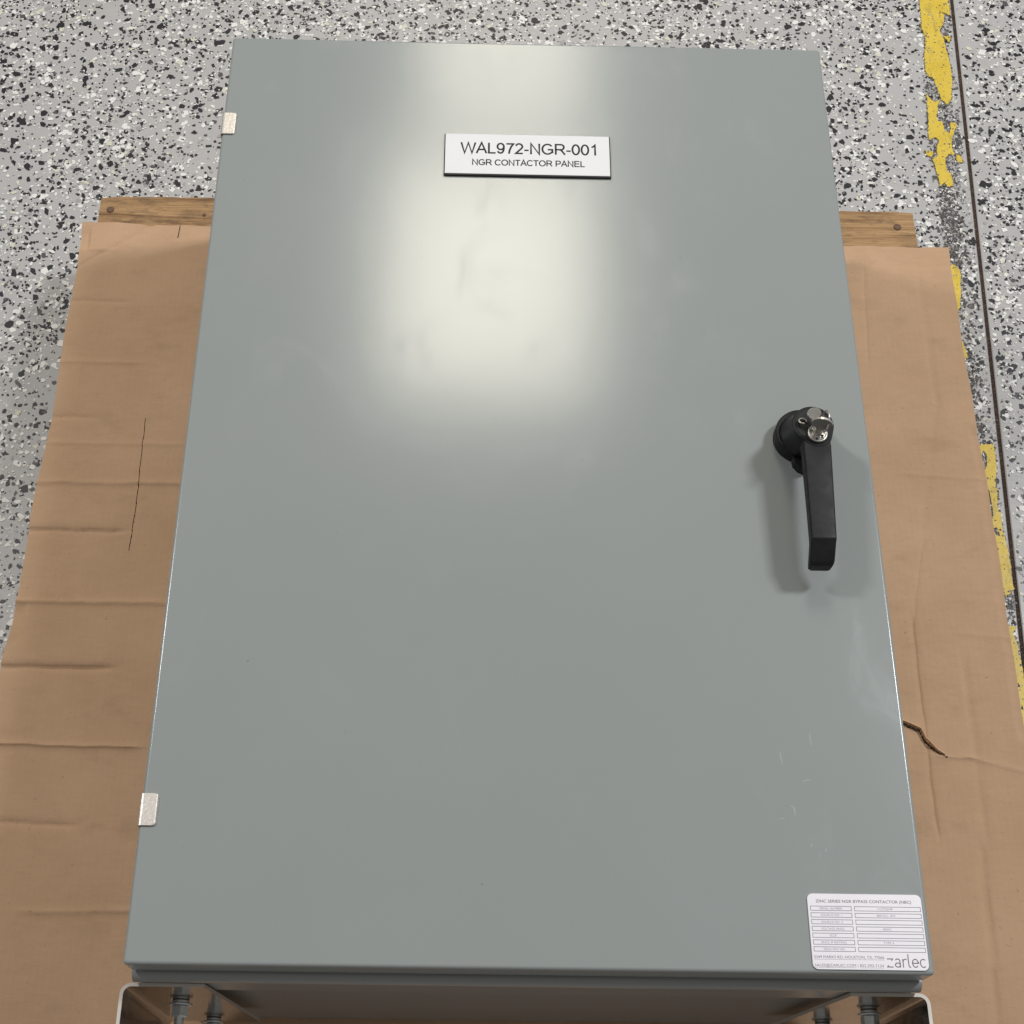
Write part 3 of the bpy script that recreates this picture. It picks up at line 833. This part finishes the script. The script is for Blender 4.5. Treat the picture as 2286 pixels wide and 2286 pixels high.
# grip
def grip_sec(y, xc, wt, wb, zt_, th, bev=.0016):
    x0, x1 = xc - wt / 2, xc + wt / 2; b0, b1 = xc - wb / 2, xc + wb / 2
    z1, z_0 = ZD + zt_, ZD + zt_ - th
    return [(x0 + bev, y, z1), (x0, y, z1 - bev), (b0, y, z_0 + bev), (b0 + bev, y, z_0), (b1 - bev, y, z_0), (b1, y, z_0 + bev), (x1, y, z1 - bev), (x1 - bev, y, z1)]
secs = [grip_sec(.4490, .2455, .0205, .022, .0470, .020), grip_sec(.4390, 0.2451, 0.0232, 0.0237, .0474, .018), grip_sec(.4290, 0.2452, 0.0240, 0.0226, .0486, .016), grip_sec(.4000, 0.2447, 0.0229, 0.0220, .0478, .0150), grip_sec(.3700, 0.2442, 0.0219, 0.0209, .0466, .0145),
        grip_sec(.3430, 0.2438, 0.0211, 0.0203, .0450, .0140), grip_sec(.3415, 0.2438, 0.0210, 0.0203, .0443, .0140), grip_sec(.3400, 0.2437, 0.0209, 0.0201, .0430, .0138), grip_sec(.3262, 0.2430, 0.0206, 0.0197, .0352, .0135), grip_sec(.3240, 0.2428, 0.0198, 0.0190, .0330, .0125), grip_sec(.3228, 0.2427, 0.0174, 0.0168, .0312, .0100)]
bm = loft_bm([s for s in secs])
obj('grip', bm, M_black, hd, wn=True)
# lock cylinder
lx, ly = .2459, .4392
zl = ZD + .0486
bm = lathe_bm(lx, ly, [(.0098, zl - .001), (.0098, zl + .0004), (.0092, zl + .0009), (.0089, zl + .0006)], 40)
obj('lock_bezel', bm, M_black, hd, wn=True)
bm = lathe_bm(lx, ly, [(.0086, zl), (.0086, zl + .0018), (.0080, zl + .0024), (.0070, zl + .0022), (.0068, zl + .0013), (.0001, zl + .0013)], 40)
obj('lock_cylinder', bm, M_chrome, hd, wn=True)
bm = lathe_bm(lx, ly, [(.0048, zl + .0012), (.0048, zl + .0019), (.0042, zl + .0022), (.0001, zl + .0022)], 28)
obj('lock_plug', bm, M_chrome, hd, wn=True)
bm = bmesh.new()
for dx, dy, r in ((-.0036, .0030, .0011), (.0035, -.0026, .0012), (-.0014, -.0058, .0008)):
    lathe_bm(lx + dx, ly + dy, [(r, zl + .0010), (r, zl + .00235)], 10, bm)
obj('hole_shade_stub', bm, M_dark, hd)  # raised black stubs, their colour stands in for the shade inside holes

# keys: one in the lock, its twin hanging on the wire ring
def key_mesh(bl, bow_r, thick, teeth=True):
    """flat key in local xz: bow at top, blade down; thickness along y"""
    pts = []
    for k in range(17):
        a = math.radians(-62 + 304 * k / 16)
        pts.append((bow_r * 1.05 * math.cos(a), bow_r * .86 * math.sin(a)))
    pts += [(-.0031, -bow_r * .95), (-.0031, -bow_r - bl + .002), (-.0012, -bow_r - bl)]
    if teeth:
        for k in range(5):
            yb_ = -bow_r - bl + .0015 + k * (bl - .003) / 5
            pts += [(.0012 + .0014 * (k % 2), yb_), (.0030 - .0012 * (k % 3 == 1), yb_ + (bl - .003) / 10)]
    pts += [(.0031, -bow_r * .95)]
    bm = bmesh.new()
    f = [bm.verts.new((x, -thick / 2, z)) for x, z in pts]; g_ = [bm.verts.new((x, thick / 2, z)) for x, z in pts]
    bm.faces.new(f); bm.faces.new(g_[::-1])
    for i in range(len(pts)):
        bm.faces.new((f[i], f[(i + 1) % len(pts)], g_[(i + 1) % len(pts)], g_[i]))
    return bm
k1 = thing('lock_key', 'small silver key standing in the lock of the black handle', 'key')
k1.location = (lx + .0004, ly + .0006, zl + .0175)
k1.rotation_euler = (math.radians(-6), 0, math.radians(-12))
obj('blade_and_bow', key_mesh(.0080, .0084, .0021), M_chrome, k1)
k2 = thing('lock_key', 'second silver key tilted back behind the one in the lock', 'key')
k2.location = (lx - .0040, ly + .0135, zl + .0120)
k2.rotation_euler = (math.radians(-58), math.radians(4), math.radians(14))
obj('blade_and_bow', key_mesh(.0130, .0058, .0021), M_chrome, k2)
kr = thing('key_ring', 'thin wire ring joining the two silver keys on the handle', 'key ring')
c0 = Vector((lx + .0046, ly + .0058, zl + .0125))
bm = tube_bm([(c0.x + .0012 * math.sin(2 * math.pi * k / 28), c0.y + .0088 * math.cos(2 * math.pi * k / 28), c0.z + .0098 * math.sin(2 * math.pi * k / 28)) for k in range(28)], .00085, 8, True)
obj('wire_loop', bm, M_chrome, kr, True)
bm = tube_bm([(c0.x - .0165 + .0035 * math.cos(2 * math.pi * k / 20), c0.y + .0052 + .0030 * math.sin(2 * math.pi * k / 20), zl + .0012 + .0002 * k) for k in range(17)], .0007, 8)
obj('wire_end', bm, M_chrome, kr, True)

# ------------------------------------------------------------------ floor-stand legs and their bolts
def leg(sx, x_corner, x_in, x_far):
    zf, zb = ZD - .0475, ZD - .245
    yt, th, r = -.0062, .0027, .0085
    Ll = -.305
    lg = bpy.data.objects.new('stand_leg', None); COL.objects.link(lg); lg.parent = cab
    def path(xin, off):
        """from the flange's inner edge round the bend and down the leg, offset inward by off"""
        out = [(xin, yt - off)]
        rr = r - off
        for k in range(7):
            a = math.radians(90 * k / 6)
            out.append((x_corner - sx * r + sx * rr * math.sin(a), yt - r + rr * math.cos(a)))
        out.append((x_corner - sx * off, Ll))
        return out
    bm = bmesh.new()
    NZ = 8
    rows_o, rows_i = [], []
    for j in range(NZ + 1):
        t = j / NZ; z = zf + (zb - zf) * t; xin = x_in + (x_far - x_in) * t
        rows_o.append([bm.verts.new((x, y, z)) for x, y in path(xin, 0)])
        rows_i.append([bm.verts.new((x, y, z)) for x, y in path(xin, th)])
    n_ = len(rows_o[0])
    edge_faces = []
    for j in range(NZ):
        for i in range(n_ - 1):
            bm.faces.new((rows_o[j][i], rows_o[j][i + 1], rows_o[j + 1][i + 1], rows_o[j + 1][i]))
            bm.faces.new((rows_i[j][i], rows_i[j + 1][i], rows_i[j + 1][i + 1], rows_i[j][i + 1]))
        edge_faces.append(bm.faces.new((rows_o[j][0], rows_o[j + 1][0], rows_i[j + 1][0], rows_i[j][0])))
        edge_faces.append(bm.faces.new((rows_o[j][-1], rows_i[j][-1], rows_i[j + 1][-1], rows_o[j + 1][-1])))
    for j in (0, NZ):
        for i in range(n_ - 1):
            edge_faces.append(bm.faces.new((rows_o[j][i], rows_i[j][i], rows_i[j][i + 1], rows_o[j][i + 1])))
    for f in edge_faces: f.material_index = 1
    obj('angle_plate', bm, [M_steel, M_edge], lg)
    return lg
leg(-1, -.3150, -.2505, -.2313)
leg(1, .3135, .2520, .2250)
def bolt(x, z, big=1.0):
    bt = bpy.data.objects.new('bolt', None); COL.objects.link(bt); bt.parent = cab
    y = -.0090
    s = big
    z = ZD + z
    # spring washer: two turns with a split
    obj('spring_washer', ylathe_bm(x, z, [(.0066 * s, y), (.0069 * s, y - .0006), (.0069 * s, y - .0019), (.0066 * s, y - .0025)]), M_zinc, bt, wn=True)
    obj('flat_washer', ylathe_bm(x, z, [(.0092 * s, y - .0026), (.0095 * s, y - .003), (.0095 * s, y - .0039), (.0092 * s, y - .0043)]), M_zinc, bt, wn=True)
    yn = y - .0044
    obj('nut', ylathe_bm(x, z, [(.0064 * s, yn), (.0075 * s, yn - .0008), (.0075 * s, yn - .0082), (.0064 * s, yn - .009)], 6, math.radians(20)), M_zinc, bt)
    prof_ = []
    yy = yn - .0085
    for k in range(26):
        prof_ += [(.0040 * s, yy), (.0036 * s, yy - .0006)]; yy -= .00125
    obj('threaded_stud', ylathe_bm(x, z, prof_, 16), M_zinc, bt, True)
bolt(-.2800, -.117)
bolt(-.2690, -.222, .95)
bolt(.2850, -.122)
bolt(.2655, -.205, .95)
